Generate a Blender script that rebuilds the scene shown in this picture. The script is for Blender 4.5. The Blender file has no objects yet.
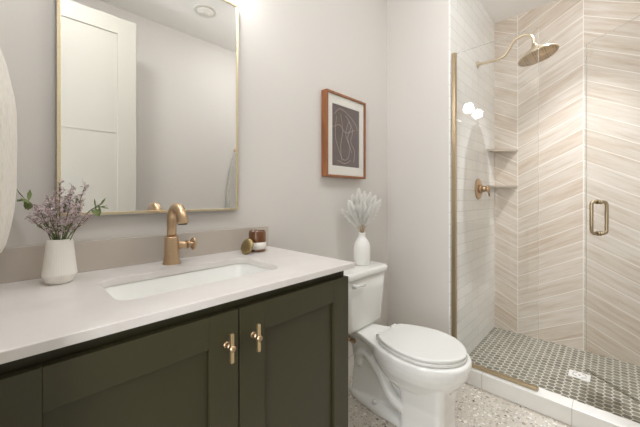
import bpy, bmesh, math, random
from mathutils import Vector, Matrix
random.seed(7)
PI = math.pi
S = bpy.context.scene
COL = S.collection

# ------------------------------------------------------------------ camera
YAW = math.atan2(293.0, 301.0)
FX, FY = math.cos(YAW), math.sin(YAW)
cam_d = bpy.data.cameras.new('camera')
cam_d.sensor_width = 36.0
cam_d.lens = 301.0 / 640.0 * 36.0
cam_d.shift_y = -16.5 / 640.0
cam_d.clip_start = 0.01
cam = bpy.data.objects.new('camera', cam_d)
cam.location = (0, 0, 1.174)
cam.rotation_euler = (PI / 2, 0, -math.atan2(FX, FY))
COL.objects.link(cam)
S.camera = cam

# ------------------------------------------------------------------ world, light, exposure
S.view_settings.view_transform = 'Standard'
S.view_settings.look = 'None'
S.view_settings.gamma = 1.0
S.view_settings.use_curve_mapping = False
S.view_settings.exposure = 0.12
S.cycles.use_denoising = True
S.cycles.max_bounces = 14
S.cycles.diffuse_bounces = 8
S.cycles.transparent_max_bounces = 16
S.cycles.caustics_reflective = False
S.cycles.caustics_refractive = False
S.cycles.sample_clamp_indirect = 6.0
W = bpy.data.worlds.new('world')
S.world = W
W.use_nodes = True

WORLD_S = 0.3           # even world fill entering by the doorway
GLOBE_EMIT = 22.0       # vanity light globes
SHOWER_W = 175.0         # shower ceiling light: beam
SHOWER_EMIT = 24.0      # shower ceiling light: diffuser
FILL_A = 70.0           # added ceiling dome that fills the room near the toilet
FILL_B = 68.0           # added ceiling dome that brightens the vanity end
HALL_FILL_W = 25.0           # added area fill shining in through the open doorway
LAMP = (0.975, 0.985, 0.995)
SHOWER_LAMP = (0.945, 0.98, 1.03)
W.node_tree.nodes['Background'].inputs[0].default_value = (0.97, 0.985, 1.0, 1)
W.node_tree.nodes['Background'].inputs[1].default_value = WORLD_S

ld = bpy.data.lights.new('hall_fill', 'AREA')  # added fill lamp, unseen outside the doorway
ld.shape = 'RECTANGLE'; ld.size = 0.7; ld.size_y = 1.9
ld.energy = HALL_FILL_W; ld.color = (0.98, 0.985, 0.99)
hall_fill = bpy.data.objects.new('hall_fill', ld)
hall_fill.location = (-0.75, 0.22, 1.35)
hall_fill.rotation_euler = (PI / 2, 0, -PI / 2)
COL.objects.link(hall_fill)

# ------------------------------------------------------------------ node helpers
class NT:
    def __init__(self, name):
        self.m = bpy.data.materials.new(name)
        self.m.use_nodes = True
        self.t = self.m.node_tree
        self.b = self.t.nodes['Principled BSDF']
        self.out = self.t.nodes['Material Output']
    def n(self, typ, **kw):
        nd = self.t.nodes.new(typ)
        for k, v in kw.items(): setattr(nd, k, v)
        return nd
    def put(self, v, sock):
        if hasattr(v, 'links') or isinstance(v, bpy.types.NodeSocket):
            self.t.links.new(v, sock)
        else:
            sock.default_value = v
    def op(self, o, a, b=None, c=None):
        nd = self.n('ShaderNodeMath', operation=o)
        self.put(a, nd.inputs[0])
        if b is not None: self.put(b, nd.inputs[1])
        if c is not None: self.put(c, nd.inputs[2])
        return nd.outputs[0]
    def vec(self, x, y, z):
        nd = self.n('ShaderNodeCombineXYZ')
        for i, v in enumerate((x, y, z)): self.put(v, nd.inputs[i])
        return nd.outputs[0]
    def xyz(self):
        g = self.n('ShaderNodeTexCoord')
        s = self.n('ShaderNodeSeparateXYZ')
        self.t.links.new(g.outputs['Object'], s.inputs[0])
        return s.outputs[0], s.outputs[1], s.outputs[2]
    def obj(self):
        return self.n('ShaderNodeTexCoord').outputs['Object']
    def noise(self, vec, scale, detail=2, rough=0.5):
        nd = self.n('ShaderNodeTexNoise')
        self.put(vec, nd.inputs['Vector'])
        nd.inputs['Scale'].default_value = scale
        nd.inputs['Detail'].default_value = detail
        nd.inputs['Roughness'].default_value = rough
        return nd.outputs['Fac']
    def white(self, vec):
        nd = self.n('ShaderNodeTexWhiteNoise', noise_dimensions='3D')
        self.put(vec, nd.inputs['Vector'])
        return nd.outputs['Value']
    def ramp(self, fac, stops, mode='LINEAR'):
        nd = self.n('ShaderNodeValToRGB')
        nd.color_ramp.interpolation = mode
        e = nd.color_ramp.elements
        while len(e) < len(stops): e.new(0.5)
        for i, (p, c) in enumerate(stops):
            e[i].position = p; e[i].color = (*c, 1)
        self.put(fac, nd.inputs[0])
        return nd.outputs[0]
    def mix(self, fac, a, b, blend='MIX'):
        nd = self.n('ShaderNodeMix', data_type='RGBA', blend_type=blend)
        self.put(fac, nd.inputs[0])
        for v, i in ((a, 6), (b, 7)):
            if isinstance(v, tuple): v = (*v, 1) if len(v) == 3 else v
            self.put(v, nd.inputs[i])
        return nd.outputs[2]
    def bump(self, h, strength=0.2, dist=0.01):
        nd = self.n('ShaderNodeBump')
        nd.inputs['Strength'].default_value = strength
        nd.inputs['Distance'].default_value = dist
        self.put(h, nd.inputs['Height'])
        self.t.links.new(nd.outputs[0], self.b.inputs['Normal'])
    def color(self, v):
        if isinstance(v, tuple): v = (*v, 1)
        self.put(v, self.b.inputs['Base Color'])
    def set(self, **kw):
        for k, v in kw.items():
            self.put(v, self.b.inputs[k.replace('_', ' ')])

def lin(r, g, b):
    f = lambda c: c / 255 / 12.92 if c <= 10 else ((c / 255 + 0.055) / 1.055) ** 2.4
    return (f(r), f(g), f(b))

def simple(name, col, rough=0.5, metal=0.0, var=0.0, vscale=20, bump=0.0, bscale=80, **kw):
    M = NT(name)
    if var:
        f = M.noise(M.obj(), vscale, 3)
        M.color(M.mix(f, tuple(c * (1 - var) for c in col), tuple(min(1, c * (1 + var)) for c in col)))
    else:
        M.color(col)
    M.set(Roughness=rough, Metallic=metal, **kw)
    if bump: M.bump(M.noise(M.obj(), bscale, 3), bump, 0.004)
    return M.m

M_wall = simple('wall_paint', lin(213, 209, 204), 0.75, var=0.012, vscale=3, bump=0.05, bscale=250)
M_ceil = simple('ceiling_paint', lin(245, 244, 242), 0.85, var=0.01, vscale=2)
M_trim = simple('white_trim_paint', lin(228, 226, 219), 0.4, var=0.01)
M_green = simple('olive_cabinet_paint', lin(58, 55, 34), 0.42, var=0.05, vscale=6)
M_greenin = simple('cabinet_inside', lin(60, 60, 48), 0.6)
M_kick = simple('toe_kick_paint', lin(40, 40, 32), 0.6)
M_porc = simple('porcelain', lin(238, 238, 235), 0.12, Coat_Weight=0.4, Coat_Roughness=0.05)
M_seat = simple('toilet_seat_plastic', lin(228, 228, 224), 0.25)
M_curb0 = None
M_darkgap = simple('dark_gap', lin(20, 20, 16), 0.8)

def brushed(name, col, rough=0.3):
    M = NT(name)
    x, y, z = M.xyz()
    f = M.noise(M.vec(M.op('MULTIPLY', x, 30.0), M.op('MULTIPLY', y, 30.0), M.op('MULTIPLY', z, 400.0)), 1.0, 2)
    M.color(M.mix(f, tuple(c * 0.9 for c in col), tuple(min(1, c * 1.08) for c in col)))
    M.set(Metallic=1.0, Roughness=rough)
    return M.m
M_bronze = brushed('champagne_bronze', lin(202, 174, 142), 0.3)
M_brass = brushed('brushed_brass', lin(228, 214, 184), 0.3)
M_channel = brushed('brass_channel_metal', lin(180, 163, 134), 0.32)
M_pull = brushed('satin_brass_pull', lin(232, 208, 164), 0.34)
M_nickel = brushed('champagne_nickel', lin(214, 198, 172), 0.28)
M_shelf = simple('shelf_metal', lin(212, 200, 184), 0.4, 0.3)

# --- quartz counter
Q = NT('quartz_top')
f1 = Q.noise(Q.obj(), 5.0, 5, 0.6); f2 = Q.noise(Q.obj(), 140.0, 2)
c = Q.ramp(f1, [(0.3, lin(220, 215, 211)), (0.55, lin(226, 222, 219)), (0.75, lin(216, 210, 206))])
Q.color(Q.mix(Q.op('MULTIPLY', f2, 0.12), c, lin(198, 191, 185)))
Q.set(Roughness=0.28)
M_quartz = Q.m
M_splash = simple('shaded_backsplash_quartz', lin(190, 181, 170), 0.35, var=0.02, vscale=8)  # same quartz as the counter, its shade put into a darker colour

# --- wood look chevron tile on the shower wall (plane of constant x; pattern in y, z)
C = NT('chevron_wood_tile')
x, y, z = C.xyz()
per = 0.426
w = C.op('PINGPONG', C.op('SUBTRACT', y, 0.588), per)
colid = C.op('FLOOR', C.op('DIVIDE', C.op('SUBTRACT', y, 0.162), per))
v = C.op('DIVIDE', C.op('SUBTRACT', C.op('SUBTRACT', z, 0.614), C.op('MULTIPLY', w, 0.535)), 0.1225)
row = C.op('FLOOR', v)
fr = C.op('SUBTRACT', v, row)
rnd = C.white(C.vec(colid, row, 3.0))
rnd2 = C.white(C.vec(colid, row, 9.0))
grain = C.noise(C.vec(C.op('MULTIPLY', w, 4.0), C.op('MULTIPLY', v, 4.5), C.op('MULTIPLY', rnd, 50.0)), 1.0, 5, 0.62)
streak = C.noise(C.vec(C.op('MULTIPLY', w, 7.0), C.op('MULTIPLY', v, 18.0), C.op('MULTIPLY', rnd2, 50.0)), 1.0, 3, 0.6)
base = C.ramp(rnd, [(0.0, lin(214, 200, 183)), (0.3, lin(225, 215, 203)), (0.55, lin(209, 193, 174)), (0.8, lin(230, 222, 212)), (1.0, lin(203, 183, 159))])
g2 = C.ramp(grain, [(0.32, lin(192, 168, 142)), (0.5, lin(221, 209, 195)), (0.68, lin(233, 227, 220))])
cc = C.mix(0.5, base, g2)
s2 = C.ramp(streak, [(0.35, (0.78, 0.74, 0.70)), (0.55, (1, 1, 1))])
cc = C.mix(0.35, cc, s2, 'MULTIPLY')
cc = C.mix(1.0, cc, (0.90, 0.895, 0.89), 'MULTIPLY')
gr = C.op('LESS_THAN', C.op('ABSOLUTE', C.op('SUBTRACT', fr, 0.5)), 0.479)
ga = C.op('GREATER_THAN', w, 0.0022)
gb = C.op('LESS_THAN', w, per - 0.0022)
tile = C.op('MULTIPLY', gr, C.op('MULTIPLY', ga, gb))
C.color(C.mix(tile, lin(236, 230, 222), cc))
C.set(Roughness=0.42)
C.bump(tile, 0.25, 0.002)
M_chev = C.m

# --- white tile in a running bond (plane of constant y; pattern in x, z)
T = NT('white_wall_tile')
x, y, z = T.xyz()
rowf = T.op('DIVIDE', z, 0.0765)
rr = T.op('FLOOR', rowf)
fz = T.op('SUBTRACT', rowf, rr)
xf = T.op('ADD', T.op('DIVIDE', x, 0.305), T.op('MULTIPLY', rr, 0.5))
fx = T.op('FRACT', xf)
ok = T.op('MULTIPLY', T.op('GREATER_THAN', fz, 0.035), T.op('GREATER_THAN', fx, 0.01))
rn = T.white(T.vec(T.op('FLOOR', xf), rr, 1.0))
T.color(T.mix(ok, lin(206, 204, 200), T.mix(rn, lin(232, 231, 227), lin(240, 239, 236))))
T.set(Roughness=0.22)
T.bump(ok, 0.3, 0.002)
M_wtile = T.m

# --- hex mosaic on the shower floor
H = NT('hex_mosaic')
x, y, z = H.xyz()
ROWP = 0.0425
px = H.op('ADD', H.op('DIVIDE', x, ROWP), 100.0)
py = H.op('ADD', H.op('DIVIDE', y, ROWP), 100.0)
R3 = 3 ** 0.5
def cell(ox, oy):
    ax = H.op('SUBTRACT', H.op('MODULO', H.op('ADD', px, ox), 1.0), 0.5)
    ay = H.op('SUBTRACT', H.op('MODULO', H.op('ADD', py, oy), R3), R3 / 2)
    l = H.op('ADD', H.op('MULTIPLY', ax, ax), H.op('MULTIPLY', ay, ay))
    hx, hy = H.op('ABSOLUTE', ax), H.op('ABSOLUTE', ay)
    hd = H.op('MAXIMUM', hx, H.op('ADD', H.op('MULTIPLY', hx, 0.5), H.op('MULTIPLY', hy, R3 / 2)))
    return ax, ay, l, hd
a = cell(0.0, 0.0); b = cell(0.5, R3 / 2)
pick = H.op('LESS_THAN', a[2], b[2])
def sel(i, j): return H.op('ADD', H.op('MULTIPLY', pick, i), H.op('MULTIPLY', H.op('SUBTRACT', 1.0, pick), j))
hd = sel(a[3], b[3]); cx_ = H.op('SUBTRACT', px, sel(a[0], b[0])); cy_ = H.op('SUBTRACT', py, sel(a[1], b[1]))
rid = H.white(H.vec(H.op('ROUND', H.op('MULTIPLY', cx_, 2.0)), H.op('ROUND', H.op('MULTIPLY', cy_, 2.0)), 2.0))
tc = H.ramp(rid, [(0, lin(96, 93, 80)), (0.5, lin(116, 112, 98)), (1, lin(134, 130, 116))])
tcn = H.noise(H.obj(), 60, 3)
tc = H.mix(H.op('MULTIPLY', tcn, 0.4), tc, lin(96, 92, 78))
inside = H.op('LESS_THAN', hd, 0.425)
H.color(H.mix(inside, lin(200, 195, 182), tc))
H.set(Roughness=H.op('SUBTRACT', 0.6, H.op('MULTIPLY', inside, 0.28)))
H.bump(inside, 0.3, 0.002)
M_hex = H.m

# --- terrazzo
Z = NT('terrazzo')
def vor(scale, rand=1.0):
    nd = Z.n('ShaderNodeTexVoronoi', feature='F1')
    nz = Z.n('ShaderNodeTexNoise'); nz.inputs['Scale'].default_value = 45; nz.inputs['Detail'].default_value = 2
    Z.put(Z.obj(), nz.inputs['Vector'])
    ad = Z.n('ShaderNodeMix', data_type='VECTOR'); ad.inputs[0].default_value = 0.02
    Z.put(Z.obj(), ad.inputs[4]); Z.t.links.new(nz.outputs['Color'], ad.inputs[5])
    Z.t.links.new(ad.outputs[1], nd.inputs['Vector'])
    nd.inputs['Scale'].default_value = scale
    nd.inputs['Randomness'].default_value = rand
    sep = Z.n('ShaderNodeSeparateColor'); Z.t.links.new(nd.outputs['Color'], sep.inputs[0])
    return nd.outputs['Distance'], sep.outputs[0], sep.outputs[1]
zb = Z.mix(Z.noise(Z.obj(), 9, 4), lin(192, 185, 174), lin(208, 202, 192))
chipcols = [(0, lin(176, 164, 148)), (0.25, lin(232, 228, 220)), (0.5, lin(190, 178, 164)), (0.7, lin(150, 138, 122)), (0.84, lin(214, 200, 182)), (0.95, lin(92, 82, 72))]
for sc, cut, th in ((150, 0.45, 0.35), (75, 0.42, 0.4), (42, 0.40, 0.30)):
    dd, r1, r2 = vor(sc)
    on = Z.op('MULTIPLY', Z.op('LESS_THAN', dd, cut), Z.op('LESS_THAN', r2, th))
    zb = Z.mix(on, zb, Z.ramp(r1, chipcols, 'CONSTANT'))
Z.color(zb); Z.set(Roughness=0.35)
M_terr = Z.m

# --- curb: white slabs with thin joints on the front face
K = NT('white_curb_tile')
x, y, z = K.xyz()
j = K.op('FRACT', K.op('DIVIDE', K.op('SUBTRACT', y, 0.15), 0.423))
k1 = K.op('MULTIPLY', K.op('GREATER_THAN', j, 0.006), 1.0)
K.color(K.mix(k1, lin(180, 176, 168), lin(228, 226, 221))); K.set(Roughness=0.3)
M_curb = K.m

# --- clear glass sheet: what is seen through it plus the surface reflection
def glass_mat(name, tint=(0.985, 0.988, 0.985)):
    G = NT(name)
    tr = G.n('ShaderNodeBsdfTransparent'); tr.inputs[0].default_value = (*tint, 1)
    gl = G.n('ShaderNodeBsdfGlossy'); gl.inputs['Roughness'].default_value = 0.0
    fr = G.n('ShaderNodeFresnel'); fr.inputs[0].default_value = 1.62
    geo = G.n('ShaderNodeNewGeometry')
    fac = G.op('MULTIPLY', fr.outputs[0], G.op('SUBTRACT', 1.0, geo.outputs['Backfacing']))
    mx = G.n('ShaderNodeMixShader')
    G.t.links.new(fac, mx.inputs[0]); G.t.links.new(tr.outputs[0], mx.inputs[1]); G.t.links.new(gl.outputs[0], mx.inputs[2])
    G.t.links.new(mx.outputs[0], G.out.inputs[0])
    return G.m
M_glass = glass_mat('clear_shower_glass')
M_picglass = glass_mat('picture_glass', (0.99, 0.99, 0.99))
M_door = simple('cream_door_paint', lin(198, 195, 185), 0.45)
M_mirror = simple('silvered_mirror', (0.93, 0.93, 0.92), 0.0, 1.0)

def emit(name, col, st):
    M = NT(name); M.color((0.8, 0.8, 0.8))
    M.b.inputs['Emission Color'].default_value = (*col, 1)
    M.b.inputs['Emission Strength'].default_value = st
    return M.m
M_globe = emit('lit_globe_glass', LAMP, GLOBE_EMIT)
M_dome_a = emit('fill_dome_glow_a', LAMP, FILL_A)
M_dome_b = emit('fill_dome_glow_b', LAMP, FILL_B)
M_dome_s = emit('lit_shower_lamp_diffuser', SHOWER_LAMP, SHOWER_EMIT)

# ------------------------------------------------------------------ mesh helpers
class MB:
    def __init__(self): self.v = []; self.f = []; self.s = []
    def add(self, vs, fs, smooth=False):
        o = len(self.v); self.v += [tuple(p) for p in vs]
        self.f += [tuple(i + o for i in q) for q in fs]; self.s += [smooth] * len(fs)
        return self
    def box(self, x0, x1, y0, y1, z0, z1):
        vs = [(x, y, z) for z in (z0, z1) for y in (y0, y1) for x in (x0, x1)]
        return self.add(vs, [(0, 2, 3, 1), (4, 5, 7, 6), (0, 1, 5, 4), (2, 6, 7, 3), (0, 4, 6, 2), (1, 3, 7, 5)])
    def loft(self, rings, smooth=True, cap0=True, cap1=True):
        n = len(rings[0]); vs = [p for r in rings for p in r]; fs = []
        for i in range(len(rings) - 1):
            for k in range(n):
                a, b = i * n + k, i * n + (k + 1) % n
                fs.append((a, b, b + n, a + n))
        if cap0: fs.append(tuple(reversed(range(n))))
        if cap1: fs.append(tuple((len(rings) - 1) * n + k for k in range(n)))
        return self.add(vs, fs, smooth)
    def tube(self, pts, r, seg=10, smooth=True, caps=True):
        pts = [Vector(p) for p in pts]
        rs = r if isinstance(r, (list, tuple)) else [r] * len(pts)
        rings = []; up = None
        for i, p in enumerate(pts):
            t = (pts[min(i + 1, len(pts) - 1)] - pts[max(i - 1, 0)]).normalized()
            if up is None:
                up = Vector((0, 0, 1)) if abs(t.z) < 0.9 else Vector((1, 0, 0))
            s = t.cross(up).normalized(); up = s.cross(t).normalized()
            rings.append([p + (s * math.cos(2 * PI * k / seg) + up * math.sin(2 * PI * k / seg)) * rs[i] for k in range(seg)])
        return self.loft(rings, smooth, caps, caps)
    def lathe(self, prof, seg=32, M=None, smooth=True):
        # prof: (radius, height) from bottom to top about z
        rings = [[(r * math.cos(2 * PI * k / seg), r * math.sin(2 * PI * k / seg), z) for k in range(seg)] for r, z in prof]
        if M is not None: rings = [[M @ Vector(p) for p in rg] for rg in rings]
        return self.loft(rings, smooth)
    def sphere(self, c, r, seg=16, rg=10, sq=(1, 1, 1)):
        c = Vector(c)
        rings = []
        for i in range(rg + 1):
            t = -PI / 2 + PI * (i + 0.02) / (rg + 0.04)
            rings.append([c + Vector((sq[0] * r * math.cos(t) * math.cos(2 * PI * k / seg), sq[1] * r * math.cos(t) * math.sin(2 * PI * k / seg), sq[2] * r * math.sin(t))) for k in range(seg)])
        return self.loft(rings)
    def build(self, name, mat, parent=None, bevel=0.0, bseg=2, wn=False, loc=None):
        me = bpy.data.meshes.new(name)
        me.from_pydata(self.v, [], self.f); me.update()
        for p, s in zip(me.polygons, self.s): p.use_smooth = s
        bm = bmesh.new(); bm.from_mesh(me)
        bmesh.ops.recalc_face_normals(bm, faces=bm.faces)
        bm.to_mesh(me); bm.free()
        if mat: me.materials.append(mat)
        o = bpy.data.objects.new(name, me); COL.objects.link(o)
        if parent: o.parent = parent
        if loc: o.location = loc
        if bevel:
            b = o.modifiers.new('bevel', 'BEVEL'); b.width = bevel; b.segments = bseg; b.limit_method = 'ANGLE'
            b.angle_limit = math.radians(40)
        return o

def subsurf(o, n=1):
    m = o.modifiers.new('smooth', 'SUBSURF'); m.levels = n; m.render_levels = n; return o
def thing(name, label, cat, loc=(0, 0, 0), rotz=0.0, group=None):
    o = bpy.data.objects.new(name, None); COL.objects.link(o)
    o.empty_display_size = 0.05
    o.location = loc; o.rotation_euler = (0, 0, rotz)
    return tag(o, label, cat, group)
def tag(o, label, cat, group=None):
    o['label'] = label; o['category'] = cat
    if group: o['group'] = group
    return o
def struct(o):
    o['kind'] = 'structure'; return o
def box(name, mat, x0, x1, y0, y1, z0, z1, parent=None, bevel=0.0):
    return MB().box(x0, x1, y0, y1, z0, z1).build(name, mat, parent, bevel)
def rrect(x0, x1, y0, y1, r, n=6):
    out = []
    for cx, cy, a0 in ((x1 - r, y1 - r, 0), (x0 + r, y1 - r, 90), (x0 + r, y0 + r, 180), (x1 - r, y0 + r, 270)):
        for i in range(n + 1):
            a = math.radians(a0 + 90 * i / n)
            out.append((cx + r * math.cos(a), cy + r * math.sin(a)))
    return out
def smooth_path(ctrl, n=8):
    P = [Vector(p) for p in ctrl]; P = [2 * P[0] - P[1]] + P + [2 * P[-1] - P[-2]]
    out = []
    for i in range(1, len(P) - 2):
        p0, p1, p2, p3 = P[i - 1:i + 3]
        for k in range(n):
            t = k / n
            out.append(0.5 * ((2 * p1) + (p2 - p0) * t + (2 * p0 - 5 * p1 + 4 * p2 - p3) * t * t + (3 * p1 - p0 - 3 * p2 + p3) * t ** 3))
    out.append(P[-2]); return out
def holed_plate(mb_name, outer, holes, z0, z1, mat, parent=None, bevel=0.0):
    bm = bmesh.new()
    edges = []
    for loop in [outer] + holes:
        vs = [bm.verts.new((p[0], p[1], z1)) for p in loop]
        edges += [bm.edges.new((vs[i], vs[(i + 1) % len(vs)])) for i in range(len(vs))]
    bmesh.ops.triangle_fill(bm, use_beauty=True, use_dissolve=False, edges=edges)
    r = bmesh.ops.extrude_face_region(bm, geom=bm.faces[:])
    bmesh.ops.translate(bm, vec=(0, 0, z0 - z1), verts=[e for e in r['geom'] if isinstance(e, bmesh.types.BMVert)])
    bmesh.ops.recalc_face_normals(bm, faces=bm.faces)
    me = bpy.data.meshes.new(mb_name); bm.to_mesh(me); bm.free()
    me.materials.append(mat)
    o = bpy.data.objects.new(mb_name, me); COL.objects.link(o)
    if parent: o.parent = parent
    if bevel:
        b = o.modifiers.new('bevel', 'BEVEL'); b.width = bevel; b.segments = 2; b.limit_method = 'ANGLE'; b.angle_limit = math.radians(50)
    return o

# ------------------------------------------------------------------ the room
YA = 1.241      # vanity wall
XB = 2.013      # short wall beside the toilet, and front of the curb
YS = 0.766      # white tiled shower wall
XW = 3.045      # wood tiled shower wall
YO = -0.495     # wall behind the camera
XL = -0.035     # wall with the doorway, left
HC = 2.74
DY0, DY1, DH = -0.10, 0.60, 2.50   # doorway

struct(box('floor', M_terr, -0.6, XB, YO - 0.1, YA + 0.1, -0.08, 0.0))
struct(box('floor_shower', M_hex, XB, XW + 0.1, YO - 0.1, YS + 0.02, -0.08, 0.001))
struct(box('ceiling', M_ceil, -0.2, XW + 0.1, YO - 0.1, YA + 0.1, HC, HC + 0.08))
struct(box('wall_back', M_wall, -0.135, XB + 0.1, YA, YA + 0.1, 0, HC))
struct(box('wall_side', M_wall, XB, XW + 0.1, YS + 0.01, YA + 0.1, 0, HC))
struct(box('wall_shower', M_wtile, XB + 0.001, XW + 0.001, YS, YS + 0.012, 0, HC))
struct(box('wall_right', M_chev, XW, XW + 0.1, YO - 0.1, YS + 0.02, 0, HC))
struct(box('wall_front', M_wall, -0.135, XW + 0.1, YO - 0.1, YO, 0, HC))
wl = MB().box(-0.135, XL, YO, DY0, 0, HC).box(-0.135, XL, DY1, YA, 0, HC).box(-0.135, XL, DY0, DY1, DH, HC)
struct(wl.build('wall_left', M_wall))
struct(box('wall_stub', M_wtile, 2.005, 2.095, YO, -0.372, 0, 2.2))
struct(box('trim_1', M_curb, 2.005, 2.095, -0.372, YS, 0, 0.093, bevel=0.003))
struct(box('trim_2', M_trim, XL, XL + 0.012, DY1 + 0.005, DY1 + 0.062, 0, DH + 0.06, bevel=0.002))
struct(box('baseboard_back', M_trim, 0.9, XB, YA - 0.014, YA, 0, 0.12, bevel=0.003))
struct(box('baseboard_side', M_trim, XB - 0.014, XB, YS + 0.02, YA - 0.014, 0, 0.12, bevel=0.003))
struct(box('baseboard_front', M_trim, 0.0, 2.0, YO, YO + 0.014, 0, 0.12, bevel=0.003))

# the open door leaf, seen in the mirror
DYL = -0.12
dr = struct(bpy.data.objects.new('door_1', None)); COL.objects.link(dr)
dm = MB()
dm.box(-0.03, 0.655, DYL - 0.035, DYL - 0.012, 0.012, 2.47)
dm.box(-0.03, 0.083, DYL - 0.012, DYL, 0.012, 2.47).box(0.537, 0.655, DYL - 0.012, DYL, 0.012, 2.47)
dm.box(0.083, 0.537, DYL - 0.012, DYL, 2.352, 2.47).box(0.083, 0.537, DYL - 0.012, DYL, 0.012, 0.22)
dl = dm.build('door_leaf', M_door, dr, bevel=0.0015)
box('door_panel', M_door, 0.0845, 0.5355, DYL - 0.012, DYL - 0.0085, 1.634, 2.350, dr)
box('door_panel', M_door, 0.0845, 0.5355, DYL - 0.012, DYL - 0.0085, 0.222, 1.624, dr)
kn = MB()
kn.tube([(0.605, DYL, 1.0), (0.605, DYL + 0.012, 1.0)], 0.026, 20)
kn.tube([(0.605, DYL + 0.01, 1.0), (0.605, DYL + 0.05, 1.0)], 0.009, 12)
kn.tube([(0.615, DYL + 0.046, 1.0), (0.50, DYL + 0.046, 1.0)], 0.008, 12)
kn.build('door_handle', M_bronze, dr)

# ------------------------------------------------------------------ vanity
ZC = 0.932
cab = thing('vanity_cabinet', 'dark olive green vanity cabinet with two shaker doors under the pale counter', 'cabinet', (0.41, 0.95, 0))
def rel(o, root):     # parts are modelled in room coordinates
    o.location = Vector(o.location) - Vector(root.location); return o
cm = MB()
x0, x1 = -0.032, 0.857
cm.box(x0, x0 + 0.018, 0.712, 1.238, 0.1, 0.911).box(x1 - 0.018, x1, 0.712, 1.238, 0.0, 0.911)
cm.box(x0 + 0.018, x1 - 0.018, 0.712, 1.238, 0.1, 0.118).box(x0 + 0.018, x1 - 0.018, 1.228, 1.238, 0.118, 0.75)
cm.box(x0 + 0.018, x1 - 0.018, 0.716, 0.734, 0.86, 0.911)
rel(cm.build('carcass', M_green, cab, 0.001), cab)
rel(box('toe_kick', M_kick, x0 + 0.018, x1 - 0.018, 0.77, 0.785, 0.0, 0.1, cab), cab)
def shaker(xa, xb, za, zb, hinge_left):
    m = MB(); s = 0.077; sl = 0.067 if hinge_left else s; ya, yb = 0.690, 0.7105
    m.box(xa, xa + sl, ya, yb, za, zb).box(xb - s, xb, ya, yb, za, zb)
    m.box(xa + sl, xb - s, ya, yb, zb - s, zb).box(xa + sl, xb - s, ya, yb, za, za + s)
    m.box(xa + sl, xb - s, ya + 0.011, yb - 0.002, za + s, zb - s)
    d = rel(m.build('door', M_green, cab, 0.0012), cab)
    hx = (xb - 0.034) if hinge_left else (xa + 0.039)
    h = MB(); zc = 0.8065
    h.tube([(hx, 0.690, zc), (hx, 0.668, zc)], 0.0062, 14)
    h.tube([(hx, 0.690, zc), (hx, 0.687, zc)], 0.0078, 16)
    h.tube([(hx, 0.668, zc), (hx, 0.655, zc)], 0.0072, 16)
    hp = h.build('handle', M_bronze, d); hp.matrix_parent_inverse = Matrix.Identity(4)
    hb = MB(); hb.box(hx - 0.0045, hx + 0.0045, 0.6585, 0.668, zc - 0.036, zc + 0.036)
    b2 = hb.build('handle_bar', M_pull, d, 0.002)
    return d
shaker(x0 + 0.002, 0.4085, 0.105, 0.886, True)
shaker(0.4125, 0.857, 0.105, 0.886, False)

ctop = thing('countertop', 'pale quartz vanity counter with an undermount sink cutout and low backsplash', 'countertop', (0.41, 0.95, ZC))
hole = rrect(0.172, 0.652, 0.812, 1.062, 0.045, 8)
outer = [(-0.034, 0.685), (0.889, 0.685), (0.889, 1.2405), (-0.034, 1.2405)]
rel(holed_plate('slab', outer, [hole], ZC - 0.020, ZC, M_quartz, ctop, 0.0018), ctop)
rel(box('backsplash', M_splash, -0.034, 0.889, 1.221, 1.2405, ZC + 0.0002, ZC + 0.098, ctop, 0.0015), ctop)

sink = thing('sink', 'white rectangular undermount sink basin set below the counter', 'sink', (0.415, 0.933, 0.79))
sm = MB()
def ring(g, z, r): return [(px, py, z) for px, py in rrect(0.172 - g, 0.652 + g, 0.812 - g, 1.062 + g, r, 8)]
rings = [ring(0.03, 0.9, 0.05), ring(0.03, 0.9118, 0.05), ring(0.004, 0.9118, 0.047), ring(0.002, 0.906, 0.047), ring(-0.010, 0.88, 0.045), ring(-0.030, 0.825, 0.045), ring(-0.042, 0.806, 0.04), ring(-0.062, 0.798, 0.035), ring(-0.105, 0.795, 0.014)]
sm.loft(rings, True, False, True)
so = rel(sm.build('basin', M_porc, sink), sink)
sd = so.modifiers.new('thickness', 'SOLIDIFY'); sd.thickness = 0.008; sd.offset = -1
dmb = MB(); dmb.lathe([(0.022, 0.7955), (0.022, 0.7975), (0.018, 0.799), (0.016, 0.797)], 24, Matrix.Translation((0.415, 0.95, 0)))
rel(dmb.build('drain', M_bronze, sink), sink)

# ------------------------------------------------------------------ faucet
fx, fy = 0.408, 1.150
fau = thing('faucet', 'brushed bronze gooseneck faucet with a side wheel handle behind the sink', 'faucet', (fx, fy, ZC))
b = MB()
b.lathe([(0.0300, 0.0), (0.0302, 0.003), (0.0265, 0.014), (0.0238, 0.03), (0.0232, 0.088), (0.0240, 0.092), (0.0236, 0.097), (0.017, 0.099)], 32)
b.build('body', M_bronze, fau)
sp = MB()
path = [(0, 0, 0.088), (0, 0, 0.13), (0, 0, 0.150)]
Rg = 0.049
path += [(0, -Rg + Rg * math.cos(a), 0.157 + Rg * math.sin(a)) for a in [math.radians(x) for x in range(0, 169, 12)]]
e = Vector(path[-1]); dn = Vector((0, -0.16, -0.987))
path += [e + dn * 0.010, e + dn * 0.017]
sp.tube(path, [0.0162] * (len(path) - 6) + [0.0164, 0.0168, 0.0174, 0.0182, 0.0188, 0.0188], 20)
sp.build('spout', M_bronze, fau)
tipm = MB(); tp = e + dn * 0.0165
tipm.tube([tp, tp + dn * 0.003], 0.0150, 18)
tipm.build('aerator', M_darkgap, fau)
hh = MB()
hh.tube([(0.018, 0, 0.064), (0.058, 0, 0.064)], 0.0140, 20)
hh.tube([(0.056, 0, 0.064), (0.061, 0, 0.064)], 0.0160, 20)
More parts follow.
